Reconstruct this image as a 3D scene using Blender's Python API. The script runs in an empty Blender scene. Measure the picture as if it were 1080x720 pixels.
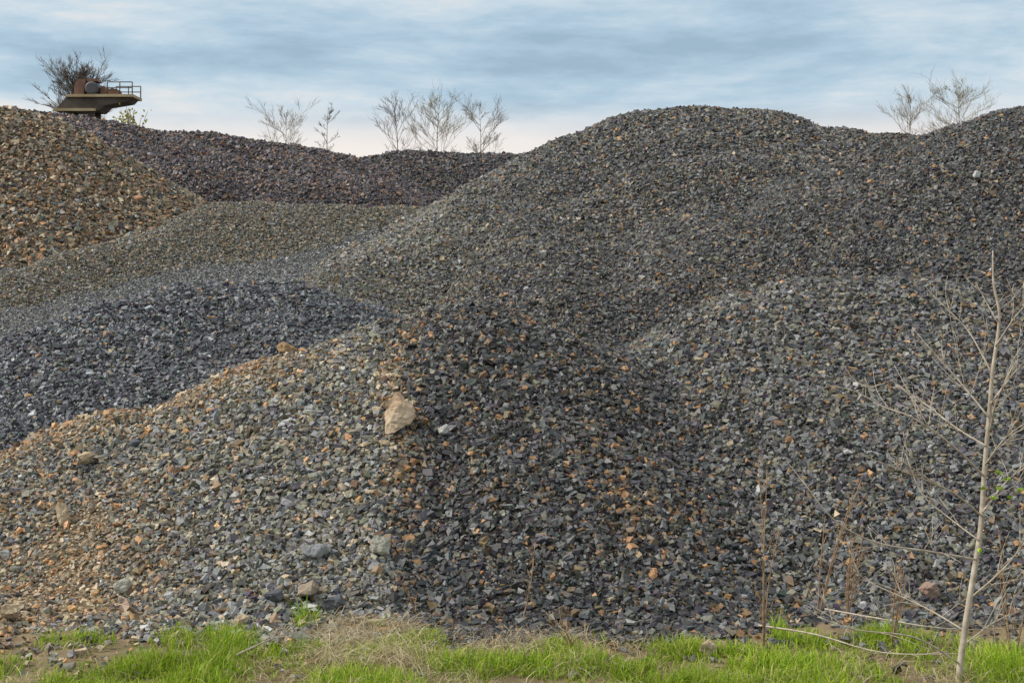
import bpy, bmesh, math, random
import numpy as np
from mathutils import Vector, Matrix, noise as mnoise
random.seed(7); rng=np.random.default_rng(11)
C=bpy.context.scene.collection
EZ=1.7; HY=300.0; F=1500.0
def P(px,py,Y): return ((px-540)/F*Y, Y, EZ+(HY-py)/F*Y)
# ---------------- helpers
def link(o,parent=None):
    C.objects.link(o)
    if parent: o.parent=parent
    return o
def tag(o,label=None,cat=None,group=None,kind=None):
    if label: o['label']=label
    if cat: o['category']=cat
    if group: o['group']=group
    if kind: o['kind']=kind
    return o
def empty(name,loc):
    o=bpy.data.objects.new(name,None); o.location=loc; o.empty_display_size=.1; C.objects.link(o); return o
def npmesh(name,verts,loops,starts,totals,mats,matidx=None,cols=None,smooth=None):
    me=bpy.data.meshes.new(name)
    me.vertices.add(len(verts)); me.vertices.foreach_set('co',np.ascontiguousarray(verts,dtype=np.float32).ravel())
    me.loops.add(len(loops)); me.loops.foreach_set('vertex_index',np.ascontiguousarray(loops,dtype=np.int32))
    me.polygons.add(len(starts)); me.polygons.foreach_set('loop_start',np.ascontiguousarray(starts,dtype=np.int32))
    for m in mats: me.materials.append(m)
    if matidx is not None: me.polygons.foreach_set('material_index',np.ascontiguousarray(matidx,dtype=np.int32))
    if smooth is None: smooth=np.zeros(len(starts))
    me.polygons.foreach_set('use_smooth',np.ascontiguousarray(smooth,dtype=bool))
    me.update(calc_edges=True)
    if cols is not None:
        a=me.color_attributes.new('tint','FLOAT_COLOR','POINT')
        c=np.ones((len(verts),4),dtype=np.float32); c[:,:3]=cols
        a.data.foreach_set('color',c.ravel())
    return me
class MB:
    def __init__(s): s.v=[]; s.f=[]
    def tube(s,pts,radii,n=5):
        b=len(s.v); pts=[Vector(p) for p in pts]
        for i,p in enumerate(pts):
            d=(pts[min(i+1,len(pts)-1)]-pts[max(i-1,0)])
            if d.length<1e-6: d=Vector((0,0,1))
            d.normalize()
            u=d.cross(Vector((0.3,1,0.1))).normalized(); w=d.cross(u)
            for k in range(n):
                a=2*math.pi*k/n
                s.v.append(tuple(p+(u*math.cos(a)+w*math.sin(a))*radii[i]))
        for i in range(len(pts)-1):
            for k in range(n):
                k2=(k+1)%n
                s.f.append((b+i*n+k,b+i*n+k2,b+(i+1)*n+k2,b+(i+1)*n+k))
        s.f.append(tuple(b+k for k in range(n))[::-1]); e=b+(len(pts)-1)*n
        s.f.append(tuple(e+k for k in range(n)))
    def box(s,x0,x1,y0,y1,z0,z1):
        b=len(s.v)
        for z in (z0,z1):
            for (x,y) in ((x0,y0),(x1,y0),(x1,y1),(x0,y1)): s.v.append((x,y,z))
        for f in ((3,2,1,0),(4,5,6,7),(0,1,5,4),(1,2,6,5),(2,3,7,6),(3,0,4,7)): s.f.append(tuple(b+i for i in f))
    def prism(s,poly,y0,y1):
        b=len(s.v); n=len(poly)
        for y in (y0,y1):
            for (x,z) in poly: s.v.append((x,y,z))
        s.f.append(tuple(range(b,b+n))); s.f.append(tuple(range(b+2*n-1,b+n-1,-1)))
        for k in range(n):
            k2=(k+1)%n; s.f.append((b+k2,b+k,b+n+k,b+n+k2))
    def quad(s,a,b_,c,d):
        b=len(s.v); s.v+= [tuple(a),tuple(b_),tuple(c),tuple(d)]; s.f.append((b,b+1,b+2,b+3))
    def build(s,name,mat,parent=None,origin=(0,0,0),smooth=True):
        me=bpy.data.meshes.new(name); o3=Vector(origin)
        me.from_pydata([tuple(Vector(v)-o3) for v in s.v],[],s.f); me.materials.append(mat)
        me.polygons.foreach_set('use_smooth',[smooth]*len(me.polygons))
        me.update()
        return link(bpy.data.objects.new(name,me),parent)
# ---------------- materials
def mat(name,rough=.75,spec=.3):
    m=bpy.data.materials.new(name); m.use_nodes=True; nt=m.node_tree; b=nt.nodes['Principled BSDF']
    b.inputs['Roughness'].default_value=rough; b.inputs['Specular IOR Level'].default_value=spec
    return m,nt,b
def noisy(name,c1,c2,scale=8,rough=.8,bump=.2,detail=6,spec=.25,bdist=.02):
    m,nt,b=mat(name,rough,spec); N=nt.nodes.new; L=nt.links.new
    tc=N('ShaderNodeTexCoord'); n=N('ShaderNodeTexNoise'); n.inputs['Scale'].default_value=scale; n.inputs['Detail'].default_value=detail
    r=N('ShaderNodeValToRGB'); r.color_ramp.elements[0].position=.32; r.color_ramp.elements[1].position=.68
    r.color_ramp.elements[0].color=(*c1,1); r.color_ramp.elements[1].color=(*c2,1)
    L(tc.outputs['Object'],n.inputs['Vector']); L(n.outputs['Fac'],r.inputs['Fac']); L(r.outputs['Color'],b.inputs['Base Color'])
    if bump:
        bp=N('ShaderNodeBump'); bp.inputs['Strength'].default_value=bump; bp.inputs['Distance'].default_value=bdist
        n2=N('ShaderNodeTexNoise'); n2.inputs['Scale'].default_value=scale*4; n2.inputs['Detail'].default_value=5
        L(tc.outputs['Object'],n2.inputs['Vector']); L(n2.outputs['Fac'],bp.inputs['Height']); L(bp.outputs['Normal'],b.inputs['Normal'])
    return m
def stone_mat():
    m,nt,b=mat('crushed_stone',.52,.45); N=nt.nodes.new; L=nt.links.new
    a=N('ShaderNodeAttribute'); a.attribute_name='tint'
    tc=N('ShaderNodeTexCoord'); n=N('ShaderNodeTexNoise'); n.inputs['Scale'].default_value=70; n.inputs['Detail'].default_value=1
    mr=N('ShaderNodeMapRange'); mr.inputs['From Min'].default_value=.3; mr.inputs['From Max'].default_value=.7; mr.inputs['To Min'].default_value=.72; mr.inputs['To Max'].default_value=1.28
    mx=N('ShaderNodeMix'); mx.data_type='RGBA'; mx.blend_type='MULTIPLY'; mx.inputs[0].default_value=1
    L(tc.outputs['Object'],n.inputs['Vector']); L(n.outputs['Fac'],mr.inputs['Value'])
    L(a.outputs['Color'],mx.inputs[6]); L(mr.outputs['Result'],mx.inputs[7]); L(mx.outputs[2],b.inputs['Base Color'])
    return m
def base_mat():
    m,nt,b=mat('packed_gravel',.85,.2); N=nt.nodes.new; L=nt.links.new
    a=N('ShaderNodeAttribute'); a.attribute_name='tint'
    tc=N('ShaderNodeTexCoord'); v=N('ShaderNodeTexVoronoi'); v.inputs['Scale'].default_value=40
    sp=N('ShaderNodeSeparateColor')
    mr=N('ShaderNodeMapRange'); mr.inputs['To Min'].default_value=.3; mr.inputs['To Max'].default_value=1.35
    mx=N('ShaderNodeMix'); mx.data_type='RGBA'; mx.blend_type='MULTIPLY'; mx.inputs[0].default_value=1
    L(tc.outputs['Object'],v.inputs['Vector']); L(v.outputs['Color'],sp.inputs[0]); L(sp.outputs[0],mr.inputs['Value'])
    L(a.outputs['Color'],mx.inputs[6]); L(mr.outputs['Result'],mx.inputs[7]); L(mx.outputs[2],b.inputs['Base Color'])
    bp=N('ShaderNodeBump'); bp.inputs['Strength'].default_value=.9; bp.inputs['Distance'].default_value=.03; bp.invert=True
    L(v.outputs['Distance'],bp.inputs['Height']); L(bp.outputs['Normal'],b.inputs['Normal'])
    return m
def blade_mat(name,rough=.6):
    m,nt,b=mat(name,rough,.25); N=nt.nodes.new; L=nt.links.new
    a=N('ShaderNodeAttribute'); a.attribute_name='tint'; L(a.outputs['Color'],b.inputs['Base Color'])
    tr=N('ShaderNodeBsdfTranslucent'); L(a.outputs['Color'],tr.inputs['Color'])
    ms=N('ShaderNodeMixShader'); ms.inputs[0].default_value=.35
    out=nt.nodes['Material Output']; L(b.outputs[0],ms.inputs[1]); L(tr.outputs[0],ms.inputs[2]); L(ms.outputs[0],out.inputs['Surface'])
    return m
M_STONE=stone_mat(); M_BASE=base_mat(); M_GRASS=blade_mat('grass_blade'); M_STRAW=blade_mat('straw_blade',.8)
M_BARK=noisy('pale_bark',(.32,.27,.21),(.54,.48,.39),30,.8,.3,bdist=.003)
M_TWIG=noisy('dry_twig',(.24,.15,.09),(.42,.29,.18),30,.85,.2,bdist=.002)
M_TREED=noisy('dark_bark',(.11,.09,.075),(.18,.15,.12),2,.9,0)
M_TREE=noisy('far_bark',(.16,.135,.115),(.25,.21,.18),2,.9,0)
M_TREE2=noisy('far_budding_bark',(.22,.19,.13),(.32,.28,.19),2,.9,0)
M_BUD=noisy('bud_green',(.26,.44,.03),(.40,.60,.06),20,.6,0)
# ---------------- noise
def vn(x,y,scale,seed):
    r=np.random.default_rng(seed).random((128,128))
    u=x/scale+1000; v=y/scale+1000
    i=np.floor(u).astype(int); j=np.floor(v).astype(int); fx=u-i; fy=v-j
    fx=fx*fx*(3-2*fx); fy=fy*fy*(3-2*fy)
    i%=128; j%=128; i2=(i+1)%128; j2=(j+1)%128
    return (r[i,j]*(1-fx)+r[i2,j]*fx)*(1-fy)+(r[i,j2]*(1-fx)+r[i2,j2]*fx)*fy
def fbm(x,y,scale,seed,o=4):
    t=0; a=1; s=0
    for k in range(o):
        t=t+a*(vn(x,y,scale/2**k,seed+k)-.5); s+=a; a*=.5
    return t/s*2
# ---------------- terrain definition
def g(x,y):
    t=np.clip(y-12.4,0,None)
    z=np.where(t<1,.115*t*t,.23*t-.115)
    z=z-.75*np.clip((x+1.3)/2.5,0,1)*np.clip((y-12.4)/3,0,1)*np.clip((24-y)/3,0,1)
    return np.clip(z,0,3.1)
PILES=[
 ('A',.60,.38,[(-160,548,8.9),(0,490,9.2),(150,432,9.5),(300,375,9.7),(430,332,9.9),(490,318,9.95),(550,343,9.9)]),
 ('B',.60,.5,[(740,352,10.4),(795,322,10.6),(870,301,10.7),(965,296,10.7),(1080,334,10.3),(1260,400,9.7)]),
 ('C',.64,.38,[(-220,428,11.5),(0,356,12.1),(120,320,12.6),(210,300,12.9),(305,292,13.0),(350,310,13.1),(385,345,13.2)]),
 ('D',.57,.8,[(345,290,17.6),(420,254,19.4),(505,214,21.5),(570,182,23.4),(630,145,25.2),(690,122,26),(735,117,26),(800,120,26),(870,137,26),(915,165,26)]),
 ('D',.64,.7,[(660,195,21.8),(710,173,22),(780,163,22),(850,170,21.6)]),
 ('D',.60,.6,[(570,218,20.5),(575,262,18.2),(590,300,16.6)]),
 ('D',.60,.6,[(740,215,19.6),(760,250,17.8)]),
 ('E',.57,.9,[(905,184,20.2),(965,150,20),(1020,137,19.5),(1080,124,19),(1280,108,18.4)]),
 ('F',.62,.5,[(-260,95,25),(0,117,26),(45,125,26.6),(80,158,26.6),(125,205,25.8)]),
 ('G',.55,.7,[(-60,114,38),(60,122,38),(130,133,38),(200,143,38),(300,156,38),(350,163,37),(410,190,35),(440,207,33)]),
 ('G',.62,.4,[(60,122,38),(125,144,34),(205,180,30)]),
 ('G',.62,.4,[(180,148,36.5),(245,168,33),(315,192,30)]),
 ('G',.62,.4,[(300,158,37),(350,176,34),(395,195,31)]),
 ('G2',.50,.9,[(395,170,43),(430,164,43),(480,163,43),(540,168,43),(640,170,43),(760,185,42)]),
 ('H',.56,.45,[(-60,304,19.4),(20,289,20.0),(80,268,21.0),(150,244,22.2),(235,212,23.7),(270,211,24.0),(330,217,24.7),(420,222,26)]),
 ('J',.45,.9,[(860,149,48),(905,142,48),(950,143,48),(1040,155,48)]),
]
KEYS=['A','B','C','D','E','F','G','G2','H','J']
def ridge_h(x,y,s,r,pts):
    best=None
    W=[P(*p) for p in pts]
    for a,b in zip(W[:-1],W[1:]):
        dx=b[0]-a[0]; dy=b[1]-a[1]
        t=np.clip(((x-a[0])*dx+(y-a[1])*dy)/(dx*dx+dy*dy),0,1)
        d=np.hypot(x-a[0]-t*dx,y-a[1]-t*dy)
        h=a[2]+(b[2]-a[2])*t - s*(np.sqrt(d*d+r*r)-r)
        best=h if best is None else np.maximum(best,h)
    return best
KS=.05
def heights(x,y):
    hs={k:None for k in KEYS}
    n1=fbm(x,y,1.6,50)*.11+fbm(x,y,4.5,70,2)*.12*np.clip((y-10)/10,0,1)
    fold=fbm(x+.3*y,y*.35,1.3,120,2)*.18*np.clip((y-13)/4,0,1)*np.clip((24-y)/3,0,1)
    for k,s,r,pts in PILES:
        h=ridge_h(x,y,s,r,pts)+n1
        if k in 'DE': h=h+fold
        hs[k]=h if hs[k] is None else np.maximum(hs[k],h)
    arr=np.stack([hs[k] for k in KEYS]); gg=g(x,y)+ .02*fbm(x,y,.8,90)
    top=arr.max(0); own=arr.argmax(0)
    m=np.maximum(top,gg)
    H=m+KS*np.log(np.exp((arr-m)/KS).sum(0)+np.exp((gg-m)/KS))
    return H,own,top,gg
ys=[6.0]
while ys[-1]<56: ys.append(ys[-1]+max(.07,.0062*ys[-1]))
ys=np.array(ys); xs=np.arange(-21,17,.1)
X,Y=np.meshgrid(xs,ys,indexing='ij')
Hg,OWN,TOP,GG=heights(X,Y)
Hg=Hg+fbm(X,Y,.35,33,2)*.02
def look(x,y):
    u=np.clip((x-xs[0])/.1,0,len(xs)-1.001); v=np.clip(np.interp(y,ys,np.arange(len(ys))),0,len(ys)-1.001)
    i=u.astype(int); j=v.astype(int); fx=u-i; fy=v-j
    return (Hg[i,j]*(1-fx)+Hg[i+1,j]*fx)*(1-fy)+(Hg[i,j+1]*(1-fx)+Hg[i+1,j+1]*fx)*fy
def surf(x,y): return float(look(np.array([x]),np.array([y]))[0]) if y>6.0 else 0.0
def hit(px,py,y0=5.0):
    y=y0
    while y<55:
        x,_,z=P(px,py,y)
        if z<=surf(x,y): return (x,y,surf(x,y))
        y+=.01
    return P(px,py,30)
# ---------------- cell ownership
cx=(X[:-1,:-1]+X[1:,1:])/2; cy=(Y[:-1,:-1]+Y[1:,1:])/2
cH,cOWN,cTOP,cGG=heights(cx,cy)
owner=np.where(cTOP>cGG-np.where(cy<11.5,.22,0.0),cOWN,-1)
owner=np.where((owner==-1)&(cy>11.5),-2,owner)
owner=np.where((owner==-2)&(cy<27)&(cx/cy*F+540>400),3,owner)
# ---------------- colours
SL=np.array([[.092,.095,.101],[.051,.052,.056],[.148,.151,.151],[.143,.136,.102],[.172,.117,.068],[.31,.175,.08],[.31,.25,.165],[.27,.275,.27],[.022,.023,.025]])
TINT={'G':np.array([1.05,.94,1.03]),'G2':np.array([1.02,.96,1.02]),'C':np.array([.97,1.0,1.06])}
WT={'A':[.27,.30,.10,.11,.07,.045,.01,.010,.10],'B':[.21,.20,.24,.23,.05,.02,.01,.015,.05],'C':[.42,.26,.22,.03,.015,.01,.005,.02,.04],
 'D':[.24,.28,.15,.17,.07,.02,.01,.005,.07],'E':[.22,.36,.12,.12,.07,.02,.005,.005,.09],'F':[.03,.05,.04,.26,.30,.14,.17,.01,.01],
 'G':[.20,.42,.05,.03,.20,.01,.005,.005,.08],'G2':[.24,.38,.08,.04,.14,.01,.0,.0,.10],'H':[.04,.06,.18,.50,.16,.01,.04,.01,.0],
 'J':[.2,.3,.1,.1,.1,.02,.02,.01,.1],'T':[.34,.10,.40,.10,.01,.0,.01,.06,.0]}
LIGHT=np.array([.10,.08,.24,.40,.06,.015,.08,.045,.0]); SAND=np.array([0,.0,.04,.16,.32,.15,.32,.01,.0])
ORANGE=np.array([.12,.24,.05,.05,.28,.22,.02,.01,.05])
def dustShadeA(x,y):
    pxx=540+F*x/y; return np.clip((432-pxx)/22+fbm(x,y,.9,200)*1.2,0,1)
WA=[P(*p) for p in PILES[0][3]]
def sandA(x,y):
    pxx=540+F*x/y; nz=fbm(x,y,.7,205)
    zr=np.interp(x,[p[0] for p in WA],[p[1] for p in WA])
    s=np.clip(1.35-np.abs(y-zr+.05)/.42+nz*1.0,0,1)*np.clip((345-pxx)/50,0,1)
    lo=np.clip((210-pxx)/130,0,1)*np.clip((8.9-y)/.6,0,1)*np.clip(.8+nz*1.3,0,1)*.97
    return np.maximum(s,lo)
def region(key,x,y):
    n=len(x); w=np.tile(np.array(WT[key],float),(n,1))
    nz=fbm(x,y,.9,200)
    pxx=540+F*x/y
    if key=='A':
        a=dustShadeA(x,y)*.92
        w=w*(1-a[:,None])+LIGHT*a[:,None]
        s=sandA(x,y); w=w*(1-s[:,None])+SAND*s[:,None]
        b=np.clip(1.2-np.abs(pxx-418+40*nz)/22,0,1)*np.clip((10.1-y)/.6,0,1)*.6*np.clip((y-7.2),0,1)
        w=w*(1-b[:,None])+SAND*b[:,None]
        o=np.clip(1.2-np.hypot((x-.66)/.5,(y-8.1)/.6)+nz*.7,0,1)*.75+np.clip(.9-np.hypot((x-.1)/.45,(y-9.9)/.3),0,1)*.45
        o=np.clip(o,0,1); w=w*(1-o[:,None])+ORANGE*o[:,None]
    if key=='B':
        o=np.clip(fbm(x,y,2.2,230)*1.3,0,1)*.7; w=w*(1-o[:,None])+np.array(WT['A'])*o[:,None]
        q=np.clip((pxx-540)/60,0,1)*np.clip((760-pxx)/80,0,1)*.7; w=w*(1-q[:,None])+np.array(WT['A'])*q[:,None]
    if key=='D':
        a=np.clip((530-pxx)/60+nz,0,1)*.85; w=w*(1-a[:,None])+np.array([.06,.04,.30,.44,.07,.01,.05,.04,0])*a[:,None]
        a=np.clip(fbm(x,y,3.0,240)*1.6,0,1)*.4; w=w*(1-a[:,None])+LIGHT*a[:,None]
    if key=='C':
        a=np.clip(fbm(x,y,1.5,250)*1.6-.2,0,1)*.5; w=w*(1-a[:,None])+np.array([.1,.0,.6,.1,.01,.0,.02,.15,0])*a[:,None]
    if key=='E' :
        a=np.clip(fbm(x,y,2.5,260)*1.6,0,1)*.4; w=w*(1-a[:,None])+np.array(WT['B'])*a[:,None]
    w=np.clip(w,0,None); w/=w.sum(1,keepdims=True); return w
BR={'A':1.0,'B':1.0,'C':1.1,'D':.95,'E':.82,'F':.95,'G':.88,'G2':.8,'H':1.0,'J':.8,'T':1.12}
def bright(key,x,y):
    b=np.full(len(x),BR[key])
    if key=='A': b=.80+.36*dustShadeA(x,y)  # dusty left face lighter; shade of the right side painted into its colour
    if key=='B': b=.95+.18*fbm(x,y,1.5,290)
    if key=='D': b=.76+.27*np.clip((y-17)/8,0,1)+.16*np.clip((500-(540+F*x/y))/60,0,1)+.12*fbm(x,y,2,291)  # valley shade painted into the lower front slope, paler towards the crest
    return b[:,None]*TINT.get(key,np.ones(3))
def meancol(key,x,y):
    c=region(key,x,y)@SL*bright(key,x,y)*(.6 if key!='T' else .9)  # bed under the stones darkened to paint shade into the gaps
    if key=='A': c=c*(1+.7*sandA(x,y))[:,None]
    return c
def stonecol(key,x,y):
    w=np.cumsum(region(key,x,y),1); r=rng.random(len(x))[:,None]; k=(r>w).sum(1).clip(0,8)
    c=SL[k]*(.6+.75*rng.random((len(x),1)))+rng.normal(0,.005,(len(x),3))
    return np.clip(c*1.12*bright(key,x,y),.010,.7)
# ---------------- stone sampling
def Lsize(y): return np.maximum(.0235,.00115*y+.0105)
def visible(x,y,z):
    keep=np.zeros(len(x),bool)
    for ex,ez in ((0,1.7),(-.8,1.7),(.8,1.7),(0,1.95)):
        ok=np.ones(len(x),bool)
        for t in np.linspace(.3,.975,60):
            qx=ex+(x-ex)*t; qy=y*t; qz=ez+(z+.07-ez)*t
            m=qy>6.05
            b=np.zeros(len(x),bool); b[m]=look(qx[m],qy[m])>qz[m]+.03
            ok&=~b
        keep|=ok
    return keep
BOX_V=np.array([(x*.5*(.82 if z>0 else 1),y*.5*(.82 if z>0 else 1),z*.5) for z in (-1,1) for (x,y) in ((-1,-1),(1,-1),(1,1),(-1,1))])
BOX_F=[(3,2,1,0),(4,5,6,7),(0,1,5,4),(1,2,6,5),(2,3,7,6),(3,0,4,7)]
TRI_V=np.array([(math.cos(a)*.6,math.sin(a)*.6,z*.5) for z in (-1,1) for a in (0,2.09,4.19)])
TRI_F=[(2,1,0),(3,4,5),(0,1,4,3),(1,2,5,4),(2,0,3,5)]
def stones(x,y,z,L,cols,tv,tf,flat=1.0,tilt=.55):
    n=len(x); nv=len(tv)
    v=np.tile(tv,(n,1,1))+rng.uniform(-.2,.2,(n,nv,3))*np.array([1,1,1.2])
    sc=np.stack([L*rng.uniform(.9,1.45,n),L*rng.uniform(.6,1.0,n),L*rng.uniform(.28,.7,n)*flat],1)
    v*=sc[:,None,:]
    e=.08; nx=-(look(x+e,y)-look(x-e,y))/(2*e); ny=-(look(x,y+e)-look(x,y-e))/(2*e)
    N=np.stack([nx,ny,np.ones(n)],1); N/=np.linalg.norm(N,axis=1)[:,None]
    N=N+rng.normal(0,tilt,(n,3)); N/=np.linalg.norm(N,axis=1)[:,None]
    a=rng.uniform(0,2*math.pi,n); T=np.stack([np.cos(a),np.sin(a),np.zeros(n)],1)
    T-=N*(T*N).sum(1)[:,None]; T/=np.linalg.norm(T,axis=1)[:,None]; B=np.cross(N,T)
    w=v[:,:,0:1]*T[:,None]+v[:,:,1:2]*B[:,None]+v[:,:,2:3]*N[:,None]
    lift=rng.uniform(-.1,.7,n)*sc[:,1]*.85
    w+=np.stack([x,y,z+lift],1)[:,None,:]
    loops=[];starts=[];o=0
    for f in tf: starts.append(o); loops+=f; o+=len(f)
    loops=np.array(loops); starts=np.array(starts)
    LL=(loops[None]+ (np.arange(n)*nv)[:,None]).ravel(); SS=(starts[None]+(np.arange(n)*o)[:,None]).ravel()
    return w.reshape(-1,3),LL,SS,np.repeat(cols,nv,axis=0)
def make_surface(name,key,mask,dens=1.0,lmul=1.0,zoff=0.0):
    ii,jj=np.nonzero(mask)
    if len(ii)==0: return None
    ny=len(ys)
    q=np.stack([ii*ny+jj,(ii+1)*ny+jj,(ii+1)*ny+jj+1,ii*ny+jj+1],1)
    u,inv=np.unique(q.ravel(),return_inverse=True)
    bx=X.ravel()[u]; by=Y.ravel()[u]; bz=Hg.ravel()[u]+zoff
    bv=np.stack([bx,by,bz],1); bl=inv.ravel(); bs=np.arange(len(ii))*4; bc=meancol(key,bx,by)
    x0=xs[ii]; y0=ys[jj]; dx=.1; dy=ys[jj+1]-ys[jj]
    area=dx*dy*1.15; ly=Lsize(y0)*lmul
    lam=dens*1.22/(ly*ly*.75)*area
    lam=np.where(np.abs(x0)<.362*y0+.5,lam,0)
    vis=visible(x0+.05,y0+dy/2,Hg[ii,jj]); lam=np.where(vis,lam,0)
    cnt=rng.poisson(lam); tot=cnt.sum()
    idx=np.repeat(np.arange(len(ii)),cnt)
    sx=x0[idx]+rng.random(tot)*dx; sy=y0[idx]+rng.random(tot)*dy[idx]; sz=look(sx,sy)+zoff
    L=Lsize(sy)*lmul*np.exp(np.clip(rng.normal(0,.36,tot),-.8,.66))
    if key=='A': L=L*(1-.42*sandA(sx,sy)*(rng.random(tot)<.85))
    col=stonecol(key,sx,sy)
    V=[bv];Lo=[bl];S=[bs];Cc=[bc]; MI=[np.zeros(len(bs))]; vo=len(bv); lo=len(bl)
    rr=rng.random(tot)<np.where(sy<12,.65,.25)
    for m,tv,tf in ((rr,BOX_V,BOX_F),(~rr,TRI_V,TRI_F)):
        if m.sum()==0: continue
        w,LL,SS,cc=stones(sx[m],sy[m],sz[m],L[m],col[m],tv,tf)
        V.append(w);Lo.append(LL+vo);S.append(SS+lo);Cc.append(cc);MI.append(np.ones(len(SS))); vo+=len(w); lo+=len(LL)
    me=npmesh(name,np.concatenate(V),np.concatenate(Lo),np.concatenate(S),None,[M_BASE,M_STONE],np.concatenate(MI),np.concatenate(Cc))
    o=bpy.data.objects.new(name,me); C.objects.link(o); return o
LAB={'A':('low front gravel pile behind the grass with a dusty tan left face',1,1),
 'B':('rounded front gravel pile of grey stone behind the bare sapling on the right',1,1),
 'C':('low pile of bluish grey crushed stone behind the left end of the front pile',1,1),
 'D':('tallest rounded dark gravel pile rising against the sky right of centre',1,1),
 'E':('dark gravel pile rising behind the sapling top at the right edge',1,1),
 'F':('tan brown pile of coarse stone at the far left edge',1,1.3),
 'G':('long dark purplish gravel pile in front of the machine platform at back left',1,1),
 'G2':('farthest dark gravel pile below the bare trees left of the tallest pile',1,1),
 'H':('low olive pile of fine gravel between the tan brown pile and the grey track',.9,.75),
 'J':('sliver of a distant dark pile in the dip right of the tallest pile',1,1)}
for i,k in enumerate(KEYS):
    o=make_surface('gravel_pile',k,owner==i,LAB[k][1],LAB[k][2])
    if o: tag(o,LAB[k][0],'gravel pile','gravel piles heaped across the yard')
o=make_surface('track','T',owner==-2,.7,.6)
tag(o,'grey gravel track climbing between the low olive pile and the bluish pile','track',None,'structure')
# ---------------- ground sheet
gy=np.concatenate([[-80,-20,0,3],np.arange(4,9,.06),np.arange(9,30,.5),[32,40,60,100,200,400,800]])
gx=np.concatenate([[-700,-200,-60,-20,-10],np.arange(-5,5,.06),[5,10,20,60,200,700]])
GX,GY=np.meshgrid(gx,gy,indexing='ij')
GZ=g(GX,GY)-.12*np.clip((GY-8)/2,0,1)+.03*fbm(GX,GY,.5,400)*(GY<9)
n0,n1=GX.shape; ii,jj=np.meshgrid(np.arange(n0-1),np.arange(n1-1),indexing='ij'); ii=ii.ravel(); jj=jj.ravel()
q=np.stack([ii*n1+jj,(ii+1)*n1+jj,(ii+1)*n1+jj+1,ii*n1+jj+1],1)
M_SOIL=noisy('soil',(.11,.08,.045),(.26,.20,.12),5,.95,.6,10)
me=npmesh('ground',np.stack([GX.ravel(),GY.ravel(),GZ.ravel()],1),q.ravel(),np.arange(len(q))*4,None,[M_SOIL],smooth=np.ones(len(q)))
tag(link(bpy.data.objects.new('ground',me)),'brown soil ground under the grass strip','ground',None,'structure')
def gz(x,y):
    z=.03*fbm(x,y,.5,400)
    h=look(x,np.maximum(y,6.05)); return np.where((y>6.1)&(h>z),h,z)
n=8000; x=rng.uniform(-3.6,3.6,n); y=rng.uniform(5.4,7.6,n)
kp=(rng.random(n)<np.clip((y-6.0)/.9,.05,1)*np.where(x/y<-.28,1,.7)); x=x[kp];y=y[kp]
w,LL,SS,cc=stones(x,y,gz(x,y)+.004,.020*np.exp(rng.normal(0,.35,len(x))),stonecol('A',x,y),BOX_V,BOX_F)
me=npmesh('loose_stones',w,LL,SS,None,[M_STONE],cols=cc)
tag(link(bpy.data.objects.new('loose_stones',me)),'small loose stones strewn on the soil along the foot of the front piles','loose stones',None,'stuff')
# ---------------- grass
def blades(x,y,h,wd,lean,col,mat_,name,label,cat):
    n=len(x); z=gz(x,y)-.005
    a=rng.uniform(0,2*math.pi,n); lx=np.cos(a)*lean*h; ly=np.sin(a)*lean*h
    b=rng.uniform(0,math.pi,n); ux=np.cos(b)*wd/2; uy=np.sin(b)*wd/2
    V=np.zeros((n,7,3)); lv=[(0,0,1),(.36,.12,.9),(.72,.45,.65)]
    for k,(t,l,ws) in enumerate(lv):
        zz=z+h*t*(1-.45*lean*t)
        for s,c in ((-1,0),(1,1)):
            V[:,2*k+c,0]=x+lx*l+s*ux*ws; V[:,2*k+c,1]=y+ly*l+s*uy*ws; V[:,2*k+c,2]=zz
    V[:,6,0]=x+lx; V[:,6,1]=y+ly; V[:,6,2]=z+h*(1-.5*lean)
    V[:,:,2]=np.maximum(V[:,:,2],(z+.006)[:,None])
    lp=np.array([0,1,3,2,2,3,5,4,4,5,6]); st=np.array([0,4,8])
    LL=(lp[None]+(np.arange(n)*7)[:,None]).ravel(); SS=(st[None]+(np.arange(n)*11)[:,None]).ravel()
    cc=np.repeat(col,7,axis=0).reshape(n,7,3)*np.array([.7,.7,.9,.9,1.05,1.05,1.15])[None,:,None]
    me=npmesh(name,V.reshape(-1,3),LL,SS,None,[mat_],cols=cc.reshape(-1,3),smooth=np.ones(len(SS)))
    tag(link(bpy.data.objects.new(name,me)),label,cat,None,'stuff')
n=230000; x=rng.uniform(-3.2,3.4,n); y=rng.uniform(5.2,7.2,n); pxx=540+F*x/y
cl=fbm(x,y,.26,500,3); cl2=fbm(x,y,.7,520,2)
wpx=np.interp(pxx,[-200,30,85,110,235,270,340,420,520,640,700,900,960,1200],[.45,.4,.6,1.15,1.15,.7,.75,.95,1.0,1.05,1.1,1.05,.95,.9])
pr=np.clip((cl*1.6+cl2*.6+.52)*wpx*(1+1.0*np.clip(6.5-y,0,1)),0.06,1)
lim=6.74+.24*cl2+.28*cl+.12*np.clip(wpx-.9,0,1)
kp=(rng.random(n)<pr*.75)&(y<lim)
x=x[kp];y=y[kp];n=len(x);cl=cl[kp];cl2=cl2[kp];wp=wpx[kp]
G1=np.array([[.22,.36,.02],[.31,.45,.03],[.40,.50,.05],[.14,.24,.02],[.50,.46,.16]])
col=G1[rng.choice(5,n,p=[.28,.32,.18,.10,.12])]*(.75+.45*rng.random((n,1)))*(1+.35*cl2[:,None])
h=(.02+.065*rng.random(n)**1.7)*(.5+.5*wp)*(1+1.7*np.clip(cl+.3*cl2,-.2,1))
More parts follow.
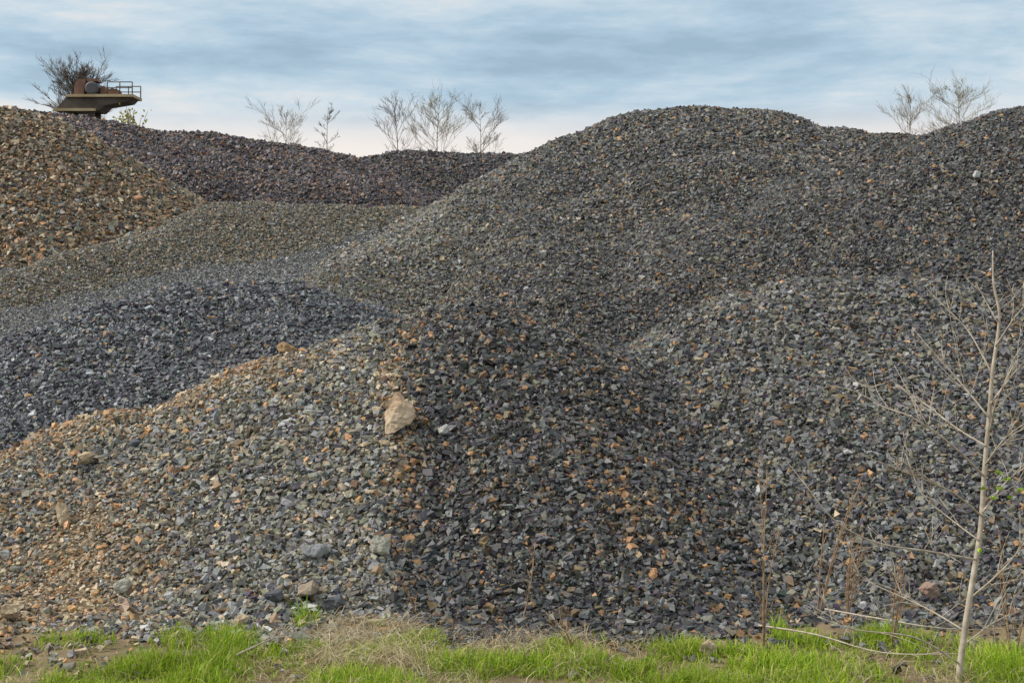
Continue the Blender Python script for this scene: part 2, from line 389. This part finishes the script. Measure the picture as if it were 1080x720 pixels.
blades(x,y,h,rng.uniform(.003,.006,n),rng.uniform(.1,1.0,n),col,M_GRASS,'grass','bright green spring grass along the bottom edge of the photo','grass')
n=110000; x=rng.uniform(-3.2,3.4,n); y=rng.uniform(5.2,7.2,n); pxx=540+F*x/y; cl=fbm(x,y,.3,600,3)
wpx=np.interp(pxx,[-200,60,90,230,320,345,430,470,530,610,660,720,860,960,1200],[.4,.4,.25,.3,.4,2.3,2.3,.6,1.6,1.5,.5,.5,.7,1.2,1.1])
kp=(rng.random(n)<np.clip((cl*2.0+.2)*wpx,.05,1)*.6)&(y<6.76+.25*cl+.05*wpx*(wpx>1)); x=x[kp];y=y[kp];n=len(x);wp=wpx[kp]
S1=np.array([[.66,.56,.36],[.52,.42,.26],[.36,.27,.15],[.74,.66,.46]])
col=S1[rng.choice(4,n)]*(.75+.4*rng.random((n,1)))
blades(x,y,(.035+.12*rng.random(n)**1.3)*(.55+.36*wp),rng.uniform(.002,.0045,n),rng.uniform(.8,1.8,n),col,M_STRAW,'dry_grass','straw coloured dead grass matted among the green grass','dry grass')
# ---------------- rocks
def rock(px,py,w,h,c1,c2,label,seed,yaw=0,pts=18,y0=5.0,tilt=.3,sink=.3,shape=None):
    r=random.Random(seed); x,y,z=hit(px,py+h*.3,y0); s=y/F
    W=w*s; Hh=h*s*1.1; D=W*.8
    bm=bmesh.new()
    if shape:
        for v in shape: bm.verts.new((v[0]*W,v[1]*W,v[2]*Hh))
    else:
        for k in range(pts):
            v=Vector((r.uniform(-1,1),r.uniform(-1,1),r.uniform(-1,1)))
            m=max(abs(v.x),abs(v.y),abs(v.z)); v/=m; v*=.55+.45*min(1,1.25/v.length)
            bm.verts.new((v.x*W*.5,v.y*D*.5,v.z*Hh*.5))
    res=bmesh.ops.convex_hull(bm,input=bm.verts)
    bmesh.ops.delete(bm,geom=[e for e in res['geom_interior'] if isinstance(e,bmesh.types.BMVert)],context='VERTS')
    bmesh.ops.triangulate(bm,faces=bm.faces)
    for _ in range(4): bmesh.ops.subdivide_edges(bm,edges=[e for e in bm.edges if e.calc_length()>W*.07],cuts=1,use_grid_fill=True)
    bmesh.ops.triangulate(bm,faces=bm.faces)
    for v in bm.verts:
        q=v.co*(1/W); v.co+=v.co.normalized()*W*(mnoise.noise(q*3+Vector((seed,0,0)))*.10+mnoise.noise(q*9+Vector((seed,3,0)))*.045)
    me=bpy.data.meshes.new('rock'); bm.to_mesh(me); bm.free()
    me.materials.append(noisy('rock_face',c1,c2,.45/W,.9,.8,bdist=.008))
    me.polygons.foreach_set('use_smooth',[False]*len(me.polygons))
    o=bpy.data.objects.new('rock',me); o.location=(x,y-.02,z+Hh*sink+.025); o.rotation_euler=(0,tilt*r.choice((-1,1)),yaw); C.objects.link(o)
    tag(o,label,'rock','larger rocks lying on the piles'); return o
PK=((.36,.21,.11),(.60,.50,.37)); TN=((.34,.26,.16),(.50,.41,.29)); GY_=((.15,.16,.17),(.26,.27,.28)); DK=((.07,.075,.085),(.13,.135,.15)); BG=((.26,.26,.22),(.40,.39,.33)); OR=((.24,.15,.08),(.36,.24,.13))
WEDGE=[(-.42,-.2,.22),(-.46,.2,-.05),(-.1,-.1,.5),(.02,.3,.48),(.5,-.05,.05),(.46,.25,-.1),(.3,-.3,-.22),(-.18,-.36,-.46),(-.42,-.1,-.42),(.1,.35,-.4),(.12,-.32,.18)]
rock(422,440,34,40,*PK,'large tan orange angular rock high on the front pile, biggest in view',9,.1,12,5.0,0,.26,WEDGE)
rock(402,580,21,16,*BG,'pale beige block low on the front pile, right of the grey slab',5,.2)
rock(333,585,25,12,*GY_,'flat grey slab on the dusty face, left of the pale beige block',8,.1,tilt=.1)
rock(325,626,24,12,*((.22,.17,.12),(.32,.27,.21)),'brownish stone near the foot of the dusty face, left of the dark stone',12,-.2)
rock(352,640,24,13,*DK,'dark slate stone at the foot of the front pile beside the brownish stone',14,.3)
rock(290,633,18,11,*DK,'small dark blue stone left of the brownish stone at the pile foot',17,.6)
rock(67,546,12,24,*TN,'upright tan splinter of rock on the lower left face',19,.1)
rock(303,370,20,10,*OR,'brown clod on the crest of the front pile above the dusty face',23,.4,sink=.15)
rock(257,661,15,15,*TN,'small tan cube shaped stone at the edge of the grass, left of centre',27,.5)
rock(745,688,20,14,*TN,'tan stone half hidden in the grass right of centre',31,.2)
rock(979,628,18,16,*((.26,.17,.13),(.34,.25,.2)),'reddish pink stone behind the sapling near the right edge',37,.7)
rock(468,458,10,9,*((.32,.32,.30),(.46,.46,.44)),'small whitish stone right of the large tan orange rock',41,.7)
rock(92,488,18,11,*TN,'pale flat stone near the crest at the left end of the front pile',43,.3)
rock(12,650,18,14,*TN,'tan stone on bare soil in the bottom left corner',47,.3)
rock(130,622,17,12,*BG,'pale stone low on the left face above the tall green tuft',49,.3)
rock(1029,187,7,7,*((.45,.45,.45),(.6,.6,.6)),'tiny white stone on the dark pile at upper right',53,.3)
# ---------------- sapling
def crv(pts,n=5):
    pts=[Vector(p) for p in pts]; out=[]
    ext=[pts[0]*2-pts[1]]+pts+[pts[-1]*2-pts[-2]]
    for i in range(1,len(ext)-2):
        for k in range(n):
            t=k/n; a,b,c,d=ext[i-1:i+3]
            out.append(.5*((2*b)+(c-a)*t+(2*a-5*b+4*c-d)*t*t+(3*b-3*c+d-a)*t**3))
    out.append(pts[-1]); return out
def twigs(mb,path,r0,rnd,num,ln,depth=1,up=.5,rmin=.0017):
    for _ in range(num):
        t=rnd.uniform(.2,.97); i=int(t*(len(path)-1)); p=path[i]; d=(path[min(i+1,len(path)-1)]-path[max(i-1,0)]).normalized()
        v=(d*rnd.uniform(.4,1)+Vector((rnd.uniform(-1,1),rnd.uniform(-1,1),rnd.uniform(-.4,1)))*.9+Vector((0,0,up*.3))).normalized()
        L=ln*rnd.uniform(.4,1.2)*(1.1-t*.6)
        q=crv([p,p+v*L*.5+Vector((rnd.uniform(-1,1),0,rnd.uniform(-.5,1)))*L*.08,p+v*L+Vector((0,0,L*.12*rnd.uniform(-1,1.5)))],4)
        rr=max(r0*.55,rmin); mb.tube(q,[rr*(1-.5*k/(len(q)-1)) for k in range(len(q))],4)
        if depth>0: twigs(mb,q,rr,rnd,rnd.choice((1,2)),L*.5,depth-1,up,rmin)
SY=6.05
rnd=random.Random(5)
base=Vector(P(1010,726,SY)); base.z=0
sap=empty('sapling',base)
tag(sap,'thin bare sapling with pale bark standing in the grass at the right edge','sapling')
tp=[base-Vector((0,0,.03))]+[Vector(P(a,b,SY+dy)) for a,b,dy in ((1014,690,0),(1022,635,0),(1034,560,.02),(1038,500,.03),(1043,440,.02),(1047,390,0),(1054,335,.02),(1048,300,.03),(1047,264,.04))]
path=crv(tp,4); mb=MB(); nn=len(path)
mb.tube(path,[.013*(1-k/nn)**.8+.002 for k in range(nn)],8)
mb.build('trunk',M_BARK,sap,base)
BRS=[([(1038,502,0),(1005,470,-.1),(962,440,-.15),(925,425,-.1),(912,398,-.1)],.005,9),
([(1043,440,0),(1012,402,.1),(985,372,.15),(962,345,.2)],.004,7),
([(1040,470,0),(1010,452,.15),(975,425,.3),(950,408,.35)],.004,6),
([(1037,545,0),(1003,518,-.2),(960,500,-.3),(905,478,-.4)],.0042,7),
([(1047,395,0),(1022,350,.1),(998,325,.15),(985,312,.2)],.0036,6),
([(1050,365,0),(1070,335,-.1),(1085,318,-.1)],.0035,4),
([(1045,425,0),(1068,395,.1),(1090,372,.15)],.0038,5),
([(1039,490,0),(1062,460,-.15),(1092,440,-.2)],.004,5),
([(1036,540,0),(1064,505,.1),(1095,485,.2)],.004,5),
([(1030,590,0),(985,582,-.15),(925,572,-.3),(880,548,-.4),(845,505,-.4)],.0048,8),
([(1024,630,0),(1058,600,-.1),(1090,560,-.2)],.0045,6),
([(1018,665,0),(975,640,.2),(920,615,.3),(900,600,.3)],.0037,6),
([(1016,680,0),(1050,655,.2),(1085,640,.3)],.0037,5),
([(1013,700,0),(965,672,-.1),(905,664,-.2),(862,650,-.2)],.004,6),
([(1052,340,0),(1040,318,.05),(1030,300,.08)],.0028,3),
([(1044,455,0),(1052,420,-.2),(1072,380,-.25)],.0035,4),
([(1033,570,0),(1000,545,.1),(972,520,.15),(955,478,.2)],.0038,6)]
for pts,r0,nt_ in BRS:
    q=crv([Vector(P(a,b,SY+d)) for a,b,d in pts],5); mb=MB()
    mb.tube(q,[r0*1.12*(1-.6*k/(len(q)-1)) for k in range(len(q))],5)
    twigs(mb,q,r0*.72,rnd,nt_,.28,1)
    mb.build('branch',M_BARK,sap,base)
for (a,b) in ((1052,512),(1056,520),(1048,505),(1062,528),(1075,512),(1032,588),(1040,516),(1046,530),(1066,506)):
    mb=MB(); c=Vector(P(a+rnd.uniform(-6,6),b+rnd.uniform(-6,6),SY+rnd.uniform(-.08,-.02)))
    for k in range(6):
        u=Vector((rnd.uniform(-1,1),rnd.uniform(-.6,.6),rnd.uniform(-.2,1))).normalized()*.019; w=u.cross(Vector((rnd.random(),1,rnd.random()))).normalized()*.006
        mb.quad(c,c+u*.5+w,c+u,c+u*.5-w)
    mb.build('leaf_cluster',M_BUD,sap,base,False)
# ---------------- dry weeds
def weed(px,py,top,label,seed,lean=0,n=3):
    r=random.Random(seed); x,y,z=hit(px,py); b=Vector((x,y,z)); s=y/F; mb=MB(); Hh=(py-top)*s
    for k in range(n):
        d=Vector((lean*s+r.uniform(-.10,.10),r.uniform(-.08,.08)-.12,Hh*r.uniform(.6,1)))
        q=crv([b-Vector((0,0,.04)),b+d*.5+Vector((r.uniform(-.02,.02),0,0)),b+d],6)
        mb.tube(q,[.0038*(1-.55*i/(len(q)-1)) for i in range(len(q))],4); twigs(mb,q,.003,r,9,.13,1,1,.0016)
    o=mb.build('dry_weed',M_TWIG,None,b); o.location=b; tag(o,label,'dry weed','dead weed stalks on the slopes'); return o
weed(805,680,478,'tallest dead weed with thin brown stalks, right of centre',61,0,3)
weed(862,650,500,'dead weed leaning right between the tallest weed and the sapling',62,20,3)
weed(893,655,545,'reddish brown weed stalks just left of the sapling branches',63,0,4)
weed(940,680,570,'dead weed behind the lower branches of the sapling',64,5,3)
weed(443,648,598,'short bent dry stalk at the pile foot below the pale beige block',65,-18,1)
weed(612,690,628,'short dead stalk at the foot of the piles in the middle',66,-15,2)
weed(1068,700,560,'dead weed at the right edge behind the sapling trunk',67,0,3)
weed(548,660,560,'thin dry stalk on the dark face right of the pale beige block',68,6,1)
def fallen(pts,r0,label,seed):
    r=random.Random(seed); W=[]
    for a,b in pts:
        x,y,z=hit(a,b); W.append(Vector((x,y,z+.06+r.uniform(0,.05))))
    q=crv(W,5); mb=MB(); mb.tube(q,[r0*(1-.6*k/(len(q)-1)) for k in range(len(q))],5); twigs(mb,q,r0*.6,r,6,.2,1)
    o=mb.build('fallen_branch',M_BARK,None,W[0]); o.location=W[0]; tag(o,label,'fallen branch','fallen branches lying in the grass')
fallen([(800,676),(860,690),(930,702),(1010,716)],.005,'fallen branch lying across the grass left of the sapling base',71)
fallen([(870,655),(930,672),(1000,688),(1080,680)],.005,'thin fallen branch lying along the pile foot behind the sapling',72)
fallen([(250,708),(285,694),(310,686)],.005,'short fallen stick in sparse grass at lower left',73)
# ---------------- background trees
def tree(px,top,wpx,Y_,label,m,seed,nb=22,buds=0,t0=.45,dep=3,pit=(.45,1.15),nsub=(3,4,5),rmin=.0045,r1=.009):
    r=random.Random(seed); x=(px-540)/F*Y_; zt=EZ+(HY-top)/F*Y_; z0=3.05
    Ht=zt-z0; Wd=wpx/F*Y_; b=Vector((x,Y_,z0)); root=empty('bare_tree',b); tag(root,label,'tree','bare trees behind the piles')
    tr=MB(); cr=MB(); bp=[]
    q=crv([b,b+Vector((r.uniform(-.1,.1),0,Ht*.35)),b+Vector((r.uniform(-.2,.2),r.uniform(-.2,.2),Ht*.7)),b+Vector((r.uniform(-.1,.1),0,Ht*.93))],6)
    tr.tube(q,[.007*Ht*(1-.94*k/(len(q)-1)) for k in range(len(q))],6)
    def br(p,d,L,rad,dep):
        e=p+d*L; mid=p+d*L*.5+Vector((r.uniform(-1,1),r.uniform(-1,1),r.uniform(-.3,.6)))*L*.10
        cr.tube([p,mid,e],[rad,rad*.75,rad*.5],3)
        if dep==0:
            bp.append(e); return
        for k in range(r.choice(nsub)):
            t=r.uniform(.2,1); s=p.lerp(e,t)
            v=(d+Vector((r.uniform(-1,1),r.uniform(-1,1),r.uniform(-.3,.8)))*.72).normalized()
            br(s,v,L*r.uniform(.4,.7),max(rad*.55,rmin),dep-1)
    for k in range(nb):
        t=t0+(.97-t0)*(k+r.random())/nb; i=int(t*(len(q)-1)); p=q[i]; a=r.uniform(0,6.28)
        pitch=r.uniform(*pit)
        d=Vector((math.cos(a)*math.cos(pitch),math.sin(a)*math.cos(pitch),math.sin(pitch)))
        L=min(Wd*.5/max(math.cos(pitch),.3),(Ht*(1.0-t)+.03*Ht)/math.sin(pitch))*r.uniform(.5,1)*.68
        br(p,d,L,r1+.012*(1-t),dep)
    tr.build('trunk',m,root,b); cr.build('crown',m,root,b)
    if buds:
        lm=MB()
        for e in bp:
            if r.random()<buds:
                c=e; u=Vector((r.uniform(-1,1),r.uniform(-1,1),r.uniform(-1,1))).normalized()*.022; w=u.cross(Vector((.2,1,.1))).normalized()*.018
                lm.quad(c-u,c+w,c+u,c-w)
        lm.build('young_leaves',M_LEAF,root,b,False)
M_LEAF=noisy('young_leaf',(.24,.24,.09),(.36,.34,.13),3,.8,0)
tree(80,64,84,58,'dense dark bare tree directly behind the machine platform',M_TREED,101,60,0,.62,3,(.15,1.2),(4,5),.006,.014)
tree(301,109,66,72,'pale bare tree left of a taller narrow tree, above the long dark pile',M_TREE2,102,20,.1)
tree(345,100,28,72,'narrow bare tree between the pale bare tree and the three over the farthest pile',M_TREE,103,13)
tree(416,98,60,72,'bare dark tree leftmost of the three trees above the farthest pile',M_TREE,104,20)
tree(462,97,80,72,'broad budding tree in the middle of the three above the farthest pile',M_TREE2,105,28,.08)
tree(504,103,64,74,'bare tree nearest the tallest pile on its left',M_TREE,106,20)
tree(960,90,70,72,'bare tree behind the right piles, left one of the pair',M_TREE2,107,24)
tree(1010,80,106,72,'wide bare tree behind the right piles, nearest the right edge',M_TREE2,108,36,0,.4,3,(.4,1.1))
# ---------------- machine platform
MYc=41.0
def mx(px): return (px-540)/F*MYc
def mz(py): return EZ+(HY-py)/F*MYc
M_TAN=noisy('weathered_tan_paint',(.34,.27,.15),(.46,.38,.23),3,.7,.1)
M_DKS=noisy('dark_steel',(.06,.05,.04),(.12,.10,.08),3,.7,.1)
M_RUST=noisy('rusty_red_steel',(.13,.07,.05),(.21,.12,.085),4,.7,.1)
M_GR=noisy('grey_drum_paint',(.07,.07,.08),(.14,.14,.15),2,.6,.1)
ob=Vector((mx(100),MYc,3.1)); mach=empty('machine_platform',ob)
tag(mach,'tan raised machine platform with drum, motor and handrail on the horizon at upper left','machine platform')
m_=MB(); m_.prism([(mx(74),mz(104.6)),(mx(145),mz(104.6)),(mx(145),mz(101.8)),(mx(76),mz(101.8))],MYc-.5,MYc+.5); m_.build('deck',M_TAN,mach,ob,False)
m_=MB(); m_.prism([(mx(62),mz(119)),(mx(108),mz(119)),(mx(114),mz(113)),(mx(138),mz(109)),(mx(142),mz(104.8)),(mx(74),mz(104.8))],MYc-.4,MYc+.4); m_.build('hopper',M_DKS,mach,ob,False)
m_=MB(); m_.prism([(mx(61),mz(119.4)),(mx(106),mz(119.4)),(mx(106),mz(116.6)),(mx(63),mz(116.6))],MYc-.52,MYc-.42); m_.build('beam',M_TAN,mach,ob,False)
for px in (76,100):
    for yy in (MYc-.3,MYc+.3):
        m_=MB(); m_.box(mx(px)-.08,mx(px)+.08,yy-.06,yy+.06,3.0,mz(119.2)); m_.build('leg',M_DKS,mach,ob,False)
yc=MYc-.05
m_=MB(); m_.tube([(mx(101),yc-.42,mz(95)),(mx(101),yc-.38,mz(95)),(mx(101),yc+.38,mz(95)),(mx(101),yc+.42,mz(95))],[.14,.19,.19,.14],20); m_.build('drum',M_GR,mach,ob,False)
m_=MB(); m_.prism([(mx(82),mz(101.6)),(mx(92),mz(101.6)),(mx(94),mz(85.5)),(mx(86),mz(85.5)),(mx(82),mz(92))],yc-.3,yc+.3); m_.build('motor_housing',M_RUST,mach,ob,False)
m_=MB(); m_.prism([(mx(94.5),mz(87.4)),(mx(106),mz(87.4)),(mx(105),mz(84.5)),(mx(94.5),mz(84.5))],yc-.25,yc+.25); m_.build('housing_cover',M_RUST,mach,ob,False)
m_=MB(); m_.prism([(mx(109),mz(101.6)),(mx(127),mz(101.6)),(mx(127),mz(96)),(mx(121),mz(94.5)),(mx(115),mz(96.5)),(mx(113),mz(92.5)),(mx(109),mz(93))],yc-.25,yc+.2); m_.build('gearbox',M_RUST,mach,ob,False)
for yy in (MYc-.46,MYc+.46):
    m_=MB()
    for px in (118,131,144): m_.tube([(mx(px),yy,mz(101.7)),(mx(px),yy,mz(89))],[.018,.018],6)
    for py in (89,95): m_.tube([(mx(118),yy,mz(py)),(mx(144),yy,mz(py))],[.014,.014],6)
    m_.build('handrail',M_DKS,mach,ob)
def shrub(px,py,Y_,w,label,seed):
    r=random.Random(seed); x,y,z=P(px,py,Y_); z0=surf(x,Y_); b=Vector((x,y,z0)); o=empty('leafy_shrub',b); tag(o,label,'shrub')
    mb=MB(); lf=MB(); Hh=z-z0+.2
    for k in range(26):
        e=b+Vector((r.gauss(0,w*.4),r.gauss(0,w*.4),Hh*r.uniform(.55,1)))
        q=[b,b.lerp(e,.5)+Vector((0,0,.05)),e]; mb.tube(q,[.02,.014,.008],4)
        for _ in range(14):
            c=b.lerp(e,r.uniform(.4,1))+Vector((r.gauss(0,.07),r.gauss(0,.07),r.gauss(0,.07))); u=Vector((r.uniform(-1,1),r.uniform(-1,1),r.uniform(-1,1))).normalized()*.05; v=u.cross(Vector((.2,1,.1))).normalized()*.03
            lf.quad(c-u,c+v,c+u,c-v)
    mb.build('stem',M_TREE2,o,b); lf.build('foliage',M_SH,o,b,False)
M_SH=noisy('shrub_leaf',(.28,.28,.05),(.40,.38,.08),5,.7,0)
shrub(138,120,40.2,.5,'yellow green shrub beside the right end of the machine platform',81)
# ---------------- world
w=bpy.data.worlds.new('World'); bpy.context.scene.world=w; w.use_nodes=True; nt=w.node_tree; nt.nodes.clear(); N=nt.nodes.new; L=nt.links.new
SUN_EL=math.radians(42); az=math.radians(-97)
sky=N('ShaderNodeTexSky'); sky.sky_type='NISHITA'; sky.sun_disc=False; sky.sun_elevation=SUN_EL; sky.sun_rotation=az
b1=N('ShaderNodeBackground'); b1.inputs['Strength'].default_value=.1; L(sky.outputs[0],b1.inputs['Color'])
tc=N('ShaderNodeTexCoord'); mp=N('ShaderNodeMapping'); mp.inputs['Scale'].default_value=(1,1,4.6); mp.inputs['Rotation'].default_value=(0,-.04,0); mp.inputs['Location'].default_value=(2.9,4.1,.7)
L(tc.outputs['Generated'],mp.inputs['Vector'])
nz=N('ShaderNodeTexNoise'); nz.inputs['Scale'].default_value=6.0; nz.inputs['Detail'].default_value=9; nz.inputs['Roughness'].default_value=.6; nz.inputs['Distortion'].default_value=.12
L(mp.outputs[0],nz.inputs['Vector'])
cr=N('ShaderNodeValToRGB'); E=cr.color_ramp.elements; E[0].position=.32; E[0].color=(.36,.50,.62,1); E[1].position=.70; E[1].color=(.93,.87,.82,1)
e=E.new(.44); e.color=(.46,.62,.75,1); e=E.new(.56); e.color=(.64,.75,.83,1)
L(nz.outputs['Fac'],cr.inputs['Fac'])
sx=N('ShaderNodeSeparateXYZ'); L(tc.outputs['Generated'],sx.inputs[0])
mr=N('ShaderNodeMapRange'); mr.interpolation_type='SMOOTHSTEP'; mr.inputs['From Min'].default_value=.132; mr.inputs['From Max'].default_value=.092; mr.inputs['To Min'].default_value=0; mr.inputs['To Max'].default_value=.92
L(sx.outputs['Z'],mr.inputs['Value'])
mxn=N('ShaderNodeMix'); mxn.data_type='RGBA'; mxn.inputs[7].default_value=(1.0,.91,.85,1); L(mr.outputs[0],mxn.inputs[0]); L(cr.outputs[0],mxn.inputs[6])
mr2=N('ShaderNodeMapRange'); mr2.interpolation_type='SMOOTHSTEP'; mr2.inputs['From Min'].default_value=.25; mr2.inputs['From Max'].default_value=.6; mr2.inputs['To Max'].default_value=.8
L(sx.outputs['Z'],mr2.inputs['Value'])
mx2=N('ShaderNodeMix'); mx2.data_type='RGBA'; mx2.inputs[7].default_value=(1.0,.98,.94,1); L(mr2.outputs[0],mx2.inputs[0]); L(mxn.outputs[2],mx2.inputs[6])
b2=N('ShaderNodeBackground'); b2.inputs['Strength'].default_value=1.0; L(mx2.outputs[2],b2.inputs['Color'])
ms=N('ShaderNodeMixShader'); ms.inputs[0].default_value=.9; L(b1.outputs[0],ms.inputs[1]); L(b2.outputs[0],ms.inputs[2])
out=N('ShaderNodeOutputWorld'); L(ms.outputs[0],out.inputs['Surface'])
sl=bpy.data.lights.new('sun','SUN'); sl.energy=3.3; sl.angle=math.radians(9); sl.color=(1,.94,.85)
so=bpy.data.objects.new('sun',sl); C.objects.link(so)
sd=Vector((math.sin(az)*math.cos(SUN_EL),math.cos(az)*math.cos(SUN_EL),math.sin(SUN_EL)))
so.rotation_euler=sd.to_track_quat('Z','Y').to_euler()
cam=bpy.data.cameras.new('camera'); cam.lens=50; cam.sensor_width=36; cam.shift_y=-60/1080; cam.clip_end=3000
co=bpy.data.objects.new('camera',cam); co.location=(0,0,EZ); co.rotation_euler=(math.radians(90),0,0); C.objects.link(co)
bpy.context.scene.camera=co
vs=bpy.context.scene.view_settings; vs.view_transform='Standard'; vs.look='None'; vs.exposure=0
